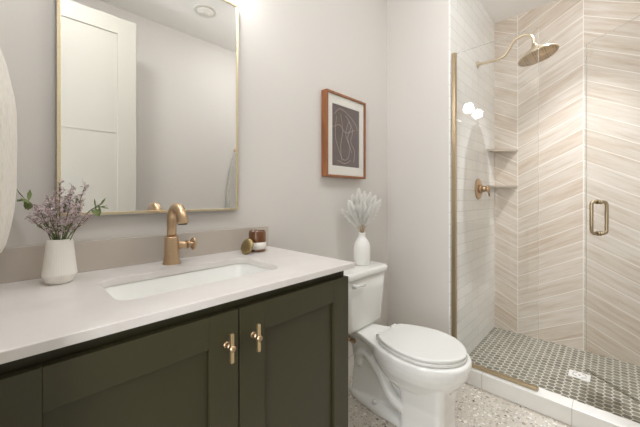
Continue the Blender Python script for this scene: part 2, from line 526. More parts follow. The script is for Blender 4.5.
hh.tube([(0.06, 0, 0.064), (0.085, 0, 0.064)], 0.0085, 16)
hnd = hh.build('handle_stem', M_bronze, fau)
wh = MB(); Rw = 0.0205
wh.tube([(0.079, Rw * math.cos(t * PI / 14), 0.064 + Rw * math.sin(t * PI / 14)) for t in range(29)], 0.0042, 8)
for a in (0, PI / 2, PI, 1.5 * PI):
    wh.tube([(0.079, 0, 0.064), (0.079, Rw * math.cos(a + .6), 0.064 + Rw * math.sin(a + .6))], 0.003, 8)
wh.build('wheel_handle', M_bronze, fau)

# ------------------------------------------------------------------ mirror
mx0, mx1, mz0, mz1 = 0.098, 0.7195, 1.115, 2.04
mir = thing('mirror', 'tall wall mirror in a thin pale brass frame above the sink', 'mirror', (0.41, YA, 1.1))
fw = 0.0095
mm = MB(); yf = 1.215
mm.box(mx0, mx0 + fw, yf, YA, mz0, mz1).box(mx1 - fw, mx1, yf, YA, mz0, mz1)
mm.box(mx0 + fw, mx1 - fw, yf, YA, mz0, mz0 + fw).box(mx0 + fw, mx1 - fw, yf, YA, mz1 - fw, mz1)
rel(mm.build('frame', M_brass, mir, 0.0008), mir)
rel(box('mirror_glass', M_mirror, mx0 + fw, mx1 - fw, yf + 0.004, YA - 0.006, mz0 + fw, mz1 - fw, mir), mir)

# ------------------------------------------------------------------ vanity light above the mirror (its globes show in the shower glass)
vl = thing('vanity_light', 'brass wall light with two lit white globes above the mirror', 'lamp', (0.46, YA, 2.14))
lm = MB(); lm.box(-0.2, 0.2, -0.018, 0.0, -0.03, 0.03)
lm.build('backplate', M_bronze, vl, 0.004)
for gx in (-0.155, 0.155):
    am = MB(); am.tube([(gx, -0.015, 0.0), (gx, -0.05, 0.0)], 0.008, 12); am.tube([(gx, -0.05, 0.0), (gx, -0.058, 0.0)], 0.022, 20)
    am.build('arm', M_bronze, vl)
    gm = MB(); gm.sphere((gx, -0.113, 0.0), 0.058, 28, 16)
    gm.build('globe', M_globe, vl)

# ------------------------------------------------------------------ shower light, two added fill domes and vent on the ceiling
def dome_light(name, x, y, mat, label, r=0.10, drop=0.045, spot_w=0):
    t = thing(name, label, 'lamp', (x, y, HC))
    MB().lathe([(r, -0.008), (r + 0.012, -0.006), (r + 0.014, 0.0), (r, 0.0)], 36).build('trim_ring', M_trim, t)
    MB().lathe([(r * math.sin(a), -0.006 - drop * math.cos(a)) for a in [PI / 2 * k / 8 for k in range(1, 9)]], 36).build('diffuser', mat, t)
    if spot_w:
        l = bpy.data.lights.new(name + '_lamp', 'SPOT'); l.energy = spot_w; l.color = SHOWER_LAMP
        l.spot_size = math.radians(82); l.spot_blend = 1.0; l.shadow_soft_size = 0.022
        lo = bpy.data.objects.new('bulb', l); COL.objects.link(lo); lo.parent = t; lo.location = (0, 0, -0.008 - drop)
    return t
dome_light('shower_light', 2.573, 0.12, M_dome_s, 'round ceiling light inside the shower', 0.075, 0.04, SHOWER_W)
dome_light('fill_dome', 1.62, 0.18, M_dome_a, 'added round fill dome on the ceiling in front of the toilet')
dome_light('fill_dome', 0.24, 0.45, M_dome_b, 'added round fill dome on the ceiling in front of the vanity')

vt = thing('ceiling_vent', 'round white ceiling vent with concentric rings reflected in the mirror', 'vent', (1.141, -0.02, HC))
MB().lathe([(0.083, -0.004), (0.093, -0.006), (0.096, 0.0), (0.083, 0.0)], 36).build('outer_ring', M_trim, vt)
M_ventdark = simple('vent_shadow_gap', lin(84, 82, 78), 0.7)
MB().lathe([(0.082, -0.0015), (0.082, -0.0005)], 36).build('throat', M_ventdark, vt)
for r0, r1, zz in ((0.052, 0.064, -0.018),):
    MB().lathe([(r0, zz), (r1, zz + 0.010), (r1, zz + 0.012), (r0, zz + 0.003)], 36).build('louver_ring', M_trim, vt)
MB().lathe([(0.001, -0.026), (0.036, -0.023), (0.039, -0.018), (0.036, -0.001)], 28).build('centre_cap', M_trim, vt)

# ------------------------------------------------------------------ picture
pic = thing('framed_print', 'dark line drawing in a white mat and slim walnut frame above the toilet', 'picture', (1.4797, YA, 1.55))
M_walnut = NT('walnut_wood')
xx, yy, zz = M_walnut.xyz()
nf = M_walnut.noise(M_walnut.vec(M_walnut.op('MULTIPLY', xx, 40.0), M_walnut.op('MULTIPLY', yy, 40.0), M_walnut.op('MULTIPLY', zz, 6.0)), 1.0, 4)
M_walnut.color(M_walnut.ramp(nf, [(0.3, lin(122, 76, 46)), (0.7, lin(158, 104, 66))])); M_walnut.set(Roughness=0.4)
M_walnut = M_walnut.m
px0, px1, pz0, pz1 = -0.1935, 0.1935, -0.255, 0.258
pf = MB(); w_ = 0.013; yfr = -0.045
pf.box(px0, px0 + w_, yfr, 0, pz0, pz1).box(px1 - w_, px1, yfr, 0, pz0, pz1)
pf.box(px0 + w_, px1 - w_, yfr, 0, pz0, pz0 + w_).box(px0 + w_, px1 - w_, yfr, 0, pz1 - w_, pz1)
pf.build('frame', M_walnut, pic, 0.001)
MAT = simple('mat_board', lin(238, 236, 228), 0.8)
ax0, ax1, az0, az1 = -0.134, 0.138, -0.1845, 0.191
mt = MB(); ym0, ym1 = -0.034, -0.028
mt.box(px0 + w_, ax0, ym0, ym1, pz0 + w_, pz1 - w_).box(ax1, px1 - w_, ym0, ym1, pz0 + w_, pz1 - w_)
mt.box(ax0, ax1, ym0, ym1, pz0 + w_, az0).box(ax0, ax1, ym0, ym1, az1, pz1 - w_)
mt.build('mat', MAT, pic)
PR = simple('print_ink', lin(104, 90, 88), 0.8, var=0.12, vscale=18)
box('print', PR, ax0 - 0.005, ax1 + 0.005, -0.028, -0.026, az0 - 0.005, az1 + 0.005, pic)
LN = simple('pale_line_ink', lin(196, 184, 178), 0.8)
ln = MB()
for ctrl in ([(-.11, .13), (-.06, .17), (.02, .15), (.10, .10), (.12, .06)], [(-.09, .12), (-.10, .0), (-.07, -.08), (-.03, -.14), (.02, -.13), (.04, -.06), (.0, .02), (.03, .10), (.07, .05), (.05, -.02), (.09, -.08), (.08, -.15)],
             [(-.05, .14), (-.03, .04), (-.05, -.06), (-.04, -.15)], [(.0, .14), (.05, .08), (.02, .0), (.06, -.09)], [(-.12, .05), (-.06, .07), (.0, .03), (.09, .06)], [(-.08, -.15), (-.01, -.165), (.05, -.14)]):
    pts = smooth_path([(a, -0.0285, b_) for a, b_ in ctrl], 8)
    ln.tube(pts, 0.0013, 5)
ln.build('line_drawing', LN, pic)
box('glass', M_picglass, px0 + w_, px1 - w_, -0.0405, -0.0385, pz0 + w_, pz1 - w_, pic)

# ------------------------------------------------------------------ toilet
TX = 1.462
toi = thing('toilet', 'white two-piece toilet with elongated bowl and closed lid against the wall', 'toilet', (TX, YA, 0))
# local: x sideways, -y out from the wall
def prof(tab, yv):
    for (ya, wa), (yb, wb) in zip(tab, tab[1:]):
        if ya <= yv <= yb:
            t = (yv - ya) / (yb - ya); return wa + (wb - wa) * t
    return 0.0
def egg(y0, y1, ym, wmax, back_n=2.6, wback=None, n=22):
    # plan outline: half ellipse towards the front, squarer curve at the back
    out = []
    for k in range(2 * n):
        a = PI * k / n
        s, c_ = math.sin(a), math.cos(a)
        if c_ >= 0:   # front
            yy = ym + (y1 - ym) * c_ ; xx = wmax * math.copysign(abs(s) ** 0.94, s)
        else:
            yy = ym - (ym - y0) * (abs(c_) ** (2 / back_n)); xx = wmax * math.copysign(abs(s) ** (2 / back_n), s)
        out.append((xx, -yy))
    return out
lidtab = [(0.345, 0.085), (0.350, 0.105), (0.36, 0.117), (0.40, 0.140), (0.45, 0.160), (0.50, 0.173), (0.55, 0.178), (0.60, 0.173), (0.65, 0.155), (0.69, 0.126), (0.72, 0.094), (0.74, 0.060), (0.752, 0.028), (0.7555, 0.0)]
def tab_outline(tab, g=0.0, sub=3):
    ys = []
    for (ya, wa), (yb, wb) in zip(tab, tab[1:]):
        for i in range(sub): ys.append(ya + (yb - ya) * i / sub)
    R = [(prof(tab, q), q) for q in ys]
    pts = R + [(0.0, tab[-1][0])] + [(-a, q) for a, q in reversed(R)]
    cyy = 0.55
    return [(a * (1 + g / 0.178), -(cyy + (q - cyy) * (1 + g / 0.2))) for a, q in pts]
def plan(o, z): return [(p[0], p[1], z) for p in o]
lid = MB()
lid.loft([plan(tab_outline(lidtab, -0.004), 0.4265), plan(tab_outline(lidtab, 0.0), 0.4295), plan(tab_outline(lidtab, 0.0), 0.438), plan(tab_outline(lidtab, -0.003), 0.4415), plan(tab_outline(lidtab, -0.012), 0.443)])
lid.build('lid', M_seat, toi)
st = MB()
st.loft([plan(tab_outline(lidtab, -0.004), 0.409), plan(tab_outline(lidtab, 0.001), 0.411), plan(tab_outline(lidtab, 0.002), 0.421), plan(tab_outline(lidtab, -0.003), 0.4245)])
st.build('seat', M_seat, toi)
for sx in (-0.07, 0.07):
    hg = MB()
    hg.loft([[(sx - 0.02, -0.338 + 0.013 * math.cos(a * PI / 7), 0.428 + 0.013 * math.sin(a * PI / 7)) if a <= 7 else (sx - 0.02, -0.351 + 0.026 * (a - 7) / 4, 0.405) for a in range(12)],
             [(sx + 0.02, -0.338 + 0.013 * math.cos(a * PI / 7), 0.428 + 0.013 * math.sin(a * PI / 7)) if a <= 7 else (sx + 0.02, -0.351 + 0.026 * (a - 7) / 4, 0.405) for a in range(12)]], False)
    hg.build('hinge', M_seat, toi)
# body: bowl, deck, column, base and trapway fused into one glazed surface
bm_ = MB()
bowl_rings = []
for z, y0, y1, ym, wm in ((0.406, 0.30, 0.768, 0.555, 0.184), (0.395, 0.295, 0.773, 0.553, 0.188), (0.375, 0.29, 0.774, 0.55, 0.188), (0.345, 0.29, 0.766, 0.545, 0.182), (0.31, 0.30, 0.748, 0.54, 0.169), (0.275, 0.32, 0.722, 0.53, 0.149), (0.24, 0.345, 0.69, 0.525, 0.125), (0.21, 0.38, 0.655, 0.52, 0.098), (0.18, 0.42, 0.62, 0.52, 0.07)):
    bowl_rings.append(plan(egg(y0, y1, ym, wm), z))
bm_.loft(list(reversed(bowl_rings)))
# deck that carries the tank
def deck_ring(w0, w1, z, yb=0.03): return [(-w0, -yb, z), (-w0, -0.2, z), (-w1, -0.36, z), (-w1 * 1.05, -0.44, z), (w1 * 1.05, -0.44, z), (w1, -0.36, z), (w0, -0.2, z), (w0, -yb, z)]
bm_.loft([deck_ring(0.060, 0.112, 0.352, 0.06), deck_ring(0.076, 0.136, 0.372), deck_ring(0.084, 0.146, 0.392), deck_ring(0.082, 0.144, 0.404)], False)
# column under the front of the bowl
bm_.loft([plan(rrect(-w, w, -yf_, -0.462, 0.035, 5), z) for z, w, yf_ in ((0.0, 0.106, 0.692), (0.02, 0.102, 0.688), (0.08, 0.098, 0.683), (0.16, 0.100, 0.684), (0.24, 0.112, 0.69), (0.30, 0.12, 0.70))])
# base foot
foottab = [(0.078, 0.0), (0.084, 0.022), (0.10, 0.038), (0.14, 0.057), (0.20, 0.074), (0.277, 0.087), (0.38, 0.092), (0.50, 0.092)]
def foot(g, z):
    R = [(max(0.002, prof(foottab, q) - g), q + (g if q < 0.2 else 0)) for q in [0.0785, 0.082, 0.09, 0.10, 0.12, 0.14, 0.17, 0.20, 0.24, 0.277, 0.33, 0.38, 0.44, 0.499]]
    return [(a, -q, z) for a, q in R] + [(-a, -q, z) for a, q in reversed(R)]
bm_.loft([foot(0.0, 0.0), foot(0.001, 0.024), foot(0.007, 0.034), foot(0.024, 0.044), foot(0.034, 0.050)])
# rear web from the foot to the deck
bm_.loft([plan(rrect(-w, w, -0.34, -yb, min(w, 0.03) * 0.95, 5), z) for z, w, yb in ((0.02, 0.046, 0.112), (0.2, 0.040, 0.125), (0.30, 0.050, 0.115), (0.365, 0.066, 0.06))])
bm_.box(-0.036, 0.036, -0.5, -0.15, 0.03, 0.38)
# trapway bulges on both sides
for sx in (-1, 1):
    pts = smooth_path([(sx * 0.076, -0.48, 0.115), (sx * 0.076, -0.43, 0.125), (sx * 0.072, -0.385, 0.165), (sx * 0.066, -0.34, 0.225), (sx * 0.058, -0.29, 0.268), (sx * 0.040, -0.235, 0.282), (sx * 0.034, -0.19, 0.262), (sx * 0.030, -0.165, 0.2)], 6)
    bm_.tube(pts, [0.030] * 30 + [0.028] * (len(pts) - 30), 14)
body = bm_.build('bowl', M_porc, toi)
rm = body.modifiers.new('fuse', 'REMESH'); rm.mode = 'VOXEL'; rm.voxel_size = 0.0055; rm.use_smooth_shade = True
sm2 = body.modifiers.new('soften', 'SMOOTH'); sm2.factor = 0.5; sm2.iterations = 6
for sx in (-1, 1):
    q = MB(); q.lathe([(0.014, 0.0), (0.014, 0.008), (0.010, 0.015), (0.003, 0.018)], 18, Matrix.Translation((sx * 0.066, -0.30, 0.040)))
    q.build('bolt_cap', M_seat, toi)
tk = MB()
def tring(w, d0, d1, r, z): return plan(rrect(-w, w, -d1, -d0, r, 6), z)
tk.loft([tring(0.156, 0.03, 0.185, 0.04, 0.4055), tring(0.170, 0.022, 0.200, 0.045, 0.415), tring(0.176, 0.018, 0.205, 0.045, 0.43), tring(0.195, 0.015, 0.214, 0.045, 0.62), tring(0.204, 0.013, 0.217, 0.045, 0.712)])
tank = tk.build('tank', M_porc, toi)
tl = MB()
tl.loft([tring(0.208, 0.010, 0.222, 0.045, 0.7125), tring(0.216, 0.007, 0.230, 0.050, 0.718), tring(0.218, 0.006, 0.232, 0.052, 0.728), tring(0.218, 0.006, 0.232, 0.052, 0.738), tring(0.215, 0.008, 0.229, 0.05, 0.746), tring(0.207, 0.013, 0.222, 0.046, 0.7505), tring(0.195, 0.02, 0.212, 0.04, 0.752)])
tl.build('tank_lid', M_porc, toi)
lv = MB()
lv.tube([(-0.145, -0.212, 0.680), (-0.145, -0.230, 0.680)], 0.014, 16)
lv.tube([(-0.145, -0.236, 0.681), (-0.12, -0.238, 0.684), (-0.085, -0.236, 0.680), (-0.062, -0.232, 0.674)], [0.009, 0.0085, 0.0085, 0.007], 12)
lv.sphere((-0.145, -0.234, 0.681), 0.013, 14, 8)
lv.build('flush_lever', M_seat, toi)

vs = thing('water_valve', 'small brass water shutoff valve with hose low behind the toilet', 'valve', (1.395, YA, 0.335))
q = MB(); q.tube([(0, 0, 0), (0, -0.006, 0)], 0.03, 24); q.build('wall_plate', M_bronze, vs)
q = MB(); q.tube([(0, -0.005, 0), (0, -0.13, 0)], 0.008, 14); q.tube([(0, -0.10, 0), (0, -0.135, 0)], 0.0125, 14)
q.tube([(0, -0.115, 0), (0, -0.115, 0.028)], 0.0085, 12); q.build('valve_body', M_bronze, vs)
q = MB(); q.tube([(0, -0.135, 0), (0, -0.158, 0)], 0.006, 10); q.loft([[(0.017 * math.cos(a * PI / 9), yv, 0.011 * math.sin(a * PI / 9)) for a in range(18)] for yv in (-0.165, -0.153)])
q.build('valve_handle', M_bronze, vs)
q = MB(); q.tube([(0, -0.115, 0.026), (0.001, -0.115, 0.045), (0.002, -0.115, 0.0695)], 0.006, 10)
q.build('supply_hose', simple('braided_hose', lin(214, 212, 206), 0.4, 0.3, bump=0.3, bscale=600), vs)

# ------------------------------------------------------------------ shower
fp = thing('glass_screen', 'fixed clear glass shower panel in a brass channel beside the toilet wall', 'shower glass', (2.05, 0.53, 0.093))
rel(box('glass', M_glass, 2.045, 2.055, 0.298, 0.762, 0.1, 2.12, fp), fp)
M_edge = NT('polished_glass_edge'); M_edge.color(lin(206, 210, 204)); M_edge.set(Roughness=0.2, Alpha=0.32); M_edge = M_edge.m
rel(box('glass_edge', M_edge, 2.045, 2.055, 0.2965, 0.298, 0.1, 2.12, fp), fp)
rel(box('glass_edge', M_edge, 2.045, 2.055, 0.2965, 0.762, 2.12, 2.1212, fp), fp)
rel(box('wall_channel', M_channel, 2.036, 2.064, 0.742, 0.7655, 0.0935, 2.124, fp, 0.001), fp)
rel(box('bottom_channel', M_channel, 2.037, 2.063, 0.298, 0.742, 0.0935, 0.112, fp, 0.001), fp)

hx, hy = 2.05, -0.357
ex, ey = 2.50, 0.119
ang = math.atan2(ey - hy, ex - hx); dw = math.hypot(ex - hx, ey - hy)
gd = thing('shower_door', 'frameless glass shower door swung inward with a brass pull handle', 'shower door', (hx, hy, 0.1), ang)
box('glass', M_glass, 0.0, dw, -0.005, 0.005, 0.005, 2.022, gd)
box('door_sweep', glass_mat('clear_sweep', (0.7, 0.7, 0.67)), 0.01, dw - 0.002, -0.007, 0.007, -0.004, 0.005, gd)
box('glass_edge', M_edge, dw, dw + 0.0015, -0.005, 0.005, 0.005, 2.0232, gd)
box('glass_edge', M_edge, 0.0, dw, -0.005, 0.005, 2.022, 2.0232, gd)
hs = dw - 0.082
for sgn in (-1, 1):
    q = MB(); o_ = 0.047 * sgn; za, zb = 0.957 - 0.1, 1.145 - 0.1
    q.tube([(hs, 0.005 * sgn, zb), (hs, o_ * 0.7, zb), (hs, o_ * 0.9, zb - 0.005), (hs, o_, zb - 0.018), (hs, o_, za + 0.018), (hs, o_ * 0.9, za + 0.005), (hs, o_ * 0.7, za), (hs, 0.005 * sgn, za)], 0.0095, 14)
    for zz_ in (za, zb):
        q.tube([(hs, 0.005 * sgn, zz_), (hs, 0.011 * sgn, zz_)], 0.0145, 18)
    q.build('handle', M_channel, gd)
for zz_ in (0.25, 1.75):
    q = MB(); q.box(-0.012, 0.055, -0.012, 0.012, zz_, zz_ + 0.09); q.build('hinge', M_channel, gd, 0.002)

sh = thing('rain_shower', 'champagne metal rain shower head on a curved arm high on the white tile', 'shower head', (2.573, YS, 2.22))
q = MB(); q.tube([(0, 0, 0), (0, -0.008, 0)], 0.026, 24); q.build('flange', M_nickel, sh)
q = MB()
arm = [(0, -0.005, 0.0), (0, -0.06, -0.003), (0, -0.135, -0.003), (0, -0.175, 0.005), (0, -0.205, 0.03), (0, -0.228, 0.072), (0, -0.252, 0.104), (0, -0.295, 0.117), (0, -0.335, 0.108), (0, -0.360, 0.075), (0, -0.367, 0.03)]
q.tube(smooth_path(arm, 5), 0.0105, 14); q.build('arm', M_nickel, sh)
tilt = Matrix.Translation((0, -0.3675, 0.03)) @ Matrix.Rotation(math.radians(-13.5), 4, 'X')
q = MB(); q.lathe([(0.118, -0.094), (0.121, -0.091), (0.120, -0.086), (0.095, -0.070), (0.060, -0.048), (0.032, -0.028), (0.022, -0.016), (0.016, -0.006), (0.014, 0.004)], 40, tilt)
q.build('head_cone', M_nickel, sh)
NZ = NT('nozzle_plate')
vn = NZ.n('ShaderNodeTexVoronoi'); vn.inputs['Scale'].default_value = 75; vn.inputs['Randomness'].default_value = 0.25
NZ.put(NZ.obj(), vn.inputs['Vector'])
NZ.color(NZ.ramp(vn.outputs['Distance'], [(0.25, lin(128, 110, 88)), (0.4, lin(196, 176, 146))])); NZ.set(Metallic=0.9, Roughness=0.35)
q = MB(); q.lathe([(0.117, -0.0955), (0.117, -0.0935)], 40, tilt); q.build('spray_plate', NZ.m, sh)

va = thing('shower_valve', 'bronze shower control with round plate and lever on the white tile', 'shower valve', (2.581, YS, 1.237))
q = MB(); q.loft([[(r * math.cos(a * PI / 20), yv, r * math.sin(a * PI / 20)) for a in range(40)] for r, yv in ((0.082, 0.0), (0.082, -0.006), (0.074, -0.011), (0.03, -0.013))]); q.build('wall_plate', M_bronze, va)
q = MB(); q.tube([(0, -0.012, 0), (0, -0.03, 0)], 0.033, 24); q.tube([(0, -0.03, 0), (0, -0.062, 0)], 0.022, 24); q.tube([(0, -0.055, 0), (0, -0.085, 0)], 0.0165, 20); q.build('valve_body', M_bronze, va)
q = MB(); q.tube([(-0.02, -0.072, 0.02), (0.0, -0.072, 0.0), (0.03, -0.075, -0.055)], [0.008, 0.0085, 0.0065], 12)
q.build('lever', M_bronze, va)

def corner_shelf(z, label):
    t = thing('corner_shelf', label, 'shelf', (XW, YS, z), 0, 'slotted corner shelves in the shower')
    A, B = 0.245, 0.180     # along the white tile (-x), along the wood tile (-y)
    slots = []
    c0 = Vector((-A, 0)); c1 = Vector((0, -B)); eg = (c1 - c0)
    nrm = Vector((-eg.y, eg.x)).normalized()
    if nrm.dot(-c0) < 0: nrm = -nrm
    # slots run from behind the front lip towards the corner
    for f_ in (0.26, 0.40, 0.54, 0.68):
        p = c0 + eg * f_ + nrm * 0.026
        dist = min((-p.x) / max(nrm.x, 1e-6), (-p.y) / max(nrm.y, 1e-6)) - 0.022
        dist = max(0.03, min(dist, 0.10))
        u = eg.normalized() * 0.0065
        slots.append([tuple(p - u), tuple(p + u), tuple(p + u + nrm * dist), tuple(p - u + nrm * dist)])
    holed_plate('shelf_plate', [(-A, 0), (0, -B), (0, 0)], slots, -0.003, 0.003, M_shelf, t)
    lip = MB(); n2 = Vector((nrm.x, nrm.y, 0)) * 0.004
    pa, pb = Vector((-A, 0, 0)), Vector((0, -B, 0))
    lip.loft([[pa + Vector((0, 0, -0.010)), pa + n2 + Vector((0, 0, -0.010)), pa + n2 + Vector((0, 0, 0.0035)), pa + Vector((0, 0, 0.0035))], [pb + Vector((0, 0, -0.010)), pb + n2 + Vector((0, 0, -0.010)), pb + n2 + Vector((0, 0, 0.0035)), pb + Vector((0, 0, 0.0035))]], False)
    lip.build('front_lip', M_shelf, t)
    return t
corner_shelf(1.577, 'upper slotted metal corner shelf between white and wood tile')
corner_shelf(1.268, 'lower slotted metal corner shelf level with the shower valve')

dn_ = thing('floor_drain', 'square white shower drain cover set in the hex mosaic floor', 'drain', (2.603, 0.158, 0.001))
M_drain = simple('drain_cover_metal', lin(232, 231, 227), 0.3, 0.2)
M_drainslot = simple('drain_slot_dark', lin(120, 116, 108), 0.6)
q = MB(); q.box(-0.047, 0.047, -0.054, 0.054, 0.0, 0.004); q.build('cover', M_drain, dn_, 0.001)
q = MB()
for k in range(12):
    a = 2 * PI * k / 12
    if k % 3 == 0: continue
    q.tube([(0.032 * math.cos(a - 0.2), 0.036 * math.sin(a - 0.2), 0.0041), (0.032 * math.cos(a + 0.2), 0.036 * math.sin(a + 0.2), 0.0041)], 0.0022, 6)
q.lathe([(0.006, 0.0038), (0.006, 0.0045)], 14)
q.build('slots', M_drainslot, dn_)

# ------------------------------------------------------------------ candle jar and its lid
can = thing('candle_jar', 'amber glass candle jar with a white label at the counter end', 'candle', (0.768, 1.138, ZC))
can.scale = (1.08, 1.08, 1.08)
AM = NT('amber_glass')
AM.color(AM.mix(AM.noise(AM.obj(), 120, 2), lin(74, 42, 20), lin(128, 80, 42))); AM.set(Roughness=0.08, Coat_Weight=0.6)
q = MB(); q.lathe([(0.030, 0.0), (0.0345, 0.003), (0.0355, 0.010), (0.0355, 0.074), (0.0345, 0.080), (0.0335, 0.086), (0.0315, 0.086), (0.0310, 0.076), (0.030, 0.070)], 36)
q.build('glass', AM.m, can)
q = MB(); q.lathe([(0.0360, 0.012), (0.0360, 0.040)], 36); q.build('paper_label', simple('label_paper', lin(232, 228, 220), 0.7), can)
q = MB(); q.lathe([(0.0302, 0.066), (0.0302, 0.0705)], 30); q.build('wax', simple('candle_wax', lin(226, 196, 150), 0.5), can)
q = MB(); q.tube([(0, 0, 0.07), (0.001, 0, 0.078)], 0.0012, 6); q.build('wick', M_darkgap, can)

cl = MB()
La = Matrix.Translation((0.700, 1.112, ZC + 0.0318)) @ Matrix.Rotation(math.radians(8), 4, 'Z') @ Matrix.Rotation(math.radians(-66), 4, 'Y')
cl.lathe([(0.0325, -0.005), (0.0335, -0.003), (0.0335, 0.004), (0.032, 0.006), (0.006, 0.0065)], 36, La)
clo = cl.build('candle_lid', brushed('aged_brass', lin(168, 150, 108), 0.4))
tag(clo, 'round brass candle lid leaning against the amber jar', 'lid')

# ------------------------------------------------------------------ vase of purple sprigs on the counter
V1 = (0.097, 1.122, ZC)
va1 = MB()
seg = 48
prof1 = [(0.024, 0.0), (0.029, 0.002), (0.0345, 0.012), (0.0385, 0.023), (0.0392, 0.026), (0.0385, 0.029), (0.0365, 0.05), (0.0335, 0.080), (0.0305, 0.110), (0.0290, 0.122), (0.0280, 0.124), (0.0268, 0.122), (0.0270, 0.10), (0.0265, 0.07)]
va1.lathe(prof1, seg)
CER = NT('ribbed_ceramic')
x, y, z = CER.xyz()
an = CER.op('ARCTAN2', y, x)
CER.color(lin(236, 233, 226)); CER.set(Roughness=0.6)
CER.bump(CER.op('SINE', CER.op('MULTIPLY', an, 44.0)), 0.10, 0.001)
vo = va1.build('ceramic_vase', CER.m, loc=V1)
tag(vo, 'small ribbed white ceramic vase on the counter left of the faucet', 'vase')

M_stem = simple('green_stem', lin(112, 116, 74), 0.6)
M_leaf = simple('green_leaf', lin(122, 138, 84), 0.55, var=0.25, vscale=60)
M_purple = simple('lavender_blossom', lin(214, 196, 200), 0.8, var=0.25, vscale=160)
RIM1 = Vector((0, 0, 0.118))
def blossom(mb, p, r):
    d = Vector((random.uniform(-1, 1), random.uniform(-1, 1), random.uniform(0.2, 1))).normalized()
    for k in range(5):
        t = Vector((random.uniform(-1, 1), random.uniform(-1, 1), random.uniform(-0.3, 1))).normalized()
        s = d.cross(t).normalized() * r * 0.42
        q = p + t * r
        mb.add([p - s * 0.3, p + t * r * 0.55 + s, q, p + t * r * 0.55 - s], [(0, 1, 2, 3)])
def leaf(mb, p, d, L, wd):
    d = d.normalized(); s = d.cross(Vector((random.uniform(-.3, .3), random.uniform(-.3, .3), 1))).normalized() * wd
    n_ = s.cross(d).normalized() * wd * 0.35
    a = [p, p + d * L * 0.3 + s * 0.8, p + d * L * 0.62 + s, p + d * L, p + d * L * 0.62 - s, p + d * L * 0.3 - s * 0.8]
    mid = [p + d * L * 0.3 - n_, p + d * L * 0.62 - n_]
    mb.add(a + mid, [(0, 1, 6), (1, 2, 7, 6), (2, 3, 7), (3, 4, 7), (4, 5, 6, 7), (5, 0, 6)], True)
def sprig(tip, name_tip_blossom=True):
    t = thing('flower_sprig', 'dried lavender coloured statice sprig standing in the ribbed white vase', 'flower', V1, 0, 'purple sprigs in the counter vase')
    base = Vector((random.uniform(-.012, .012), random.uniform(-.012, .012), 0.02))
    rim = RIM1 + Vector((tip.x * 0.2, tip.y * 0.2, 0)); rim.x = max(-.02, min(.02, rim.x)); rim.y = max(-.02, min(.02, rim.y))
    ax = smooth_path([base, rim, rim.lerp(tip, 0.55) + Vector((tip.x * 0.06, tip.y * 0.06, 0.008)), tip], 6)
    st_ = MB(); bl = MB(); lf = MB()
    st_.tube(ax, [0.0012] * (len(ax) - 6) + [0.0009] * 6, 5)
    n0 = len(ax)
    for i in range(int(n0 * 0.45), n0):
        for _ in range(2):
            if random.random() < 0.8:
                d = Vector((random.uniform(-1, 1), random.uniform(-1, 1), random.uniform(0.2, 1.1))).normalized()
                L = random.uniform(0.008, 0.024) * (1.15 - 0.6 * i / n0)
                e_ = ax[i] + d * L
                st_.tube([ax[i], e_], 0.0006, 4)
                for _k in range(4):
                    blossom(bl, e_ + Vector((random.gauss(0, .0028), random.gauss(0, .0028), random.gauss(0, .0032))), random.uniform(0.0028, 0.0048))
    for i in range(n0 - 7, n0):
        for _k in range(3):
            blossom(bl, ax[i] + Vector((random.gauss(0, .0026), random.gauss(0, .0026), random.gauss(0, .003))), random.uniform(0.003, 0.005))
    for _k in range(4):
        i = random.randint(int(n0 * 0.36), int(n0 * 0.7))
        d = Vector((random.uniform(-1, 1), random.uniform(-1, 1), random.uniform(0.3, 1.0)))
        leaf(lf, ax[i], d, random.uniform(0.014, 0.026), 0.0028)
    st_.build('stem', M_stem, t)
    o = bl.build('blossoms', M_purple, t); o['kind'] = 'stuff'
    lf.build('leaves', M_leaf, t)
    return t
# tips: sideways across the view, away from it, height
RV = Vector((FY, -FX, 0)); FV = Vector((FX, FY, 0))
for s_, dpt, hh_ in ((-0.068, 0.0, 0.206), (-0.058, 0.03, 0.226), (-0.036, -0.03, 0.215), (-0.018, 0.02, 0.280), (0.004, -0.02, 0.235), (0.024, 0.03, 0.24), (0.042, -0.01, 0.256), (0.064, 0.01, 0.276), (0.076, -0.02, 0.220), (-0.064, -0.025, 0.186), (0.060, -0.035, 0.192), (0.0, -0.04, 0.205), (-0.034, 0.0, 0.242), (0.082, 0.01, 0.190)):
    sprig(RV * s_ + FV * dpt + Vector((0, 0, hh_)))
def green_sprig(tip, label):
    t = thing('leaf_sprig', label, 'leaf', V1, 0)
    rim = RIM1 + Vector((tip.x * 0.25, tip.y * 0.25, 0))
    ax = smooth_path([Vector((0, 0, 0.02)), rim, rim.lerp(tip, 0.6) + Vector((0, 0, 0.02)), tip], 6)
    MB().tube(ax, 0.0012, 5).build('stem', M_stem, t)
    out = Vector((tip.x, tip.y, 0)).normalized(); side = Vector((-out.y, out.x, 0))
    for k in range(8):
        a = -1.9 + 3.8 * k / 7
        d = out * (0.2 + 0.8 * math.cos(a)) + side * 0.45 * math.sin(a * 1.7) + Vector((0, 0, 0.85 * math.sin(a)))
        lf = MB(); leaf(lf, ax[-1 - (k % 3) * 2], d, random.uniform(0.026, 0.036), 0.0068)
        lf.build('leaf', M_leaf, t)
    return t
green_sprig(RV * -0.098 + Vector((0, 0, 0.236)), 'green leafy sprig leaning left out of the ribbed vase')
green_sprig(RV * 0.112 + Vector((0, 0, 0.216)), 'green leafy sprig leaning right out of the ribbed vase')

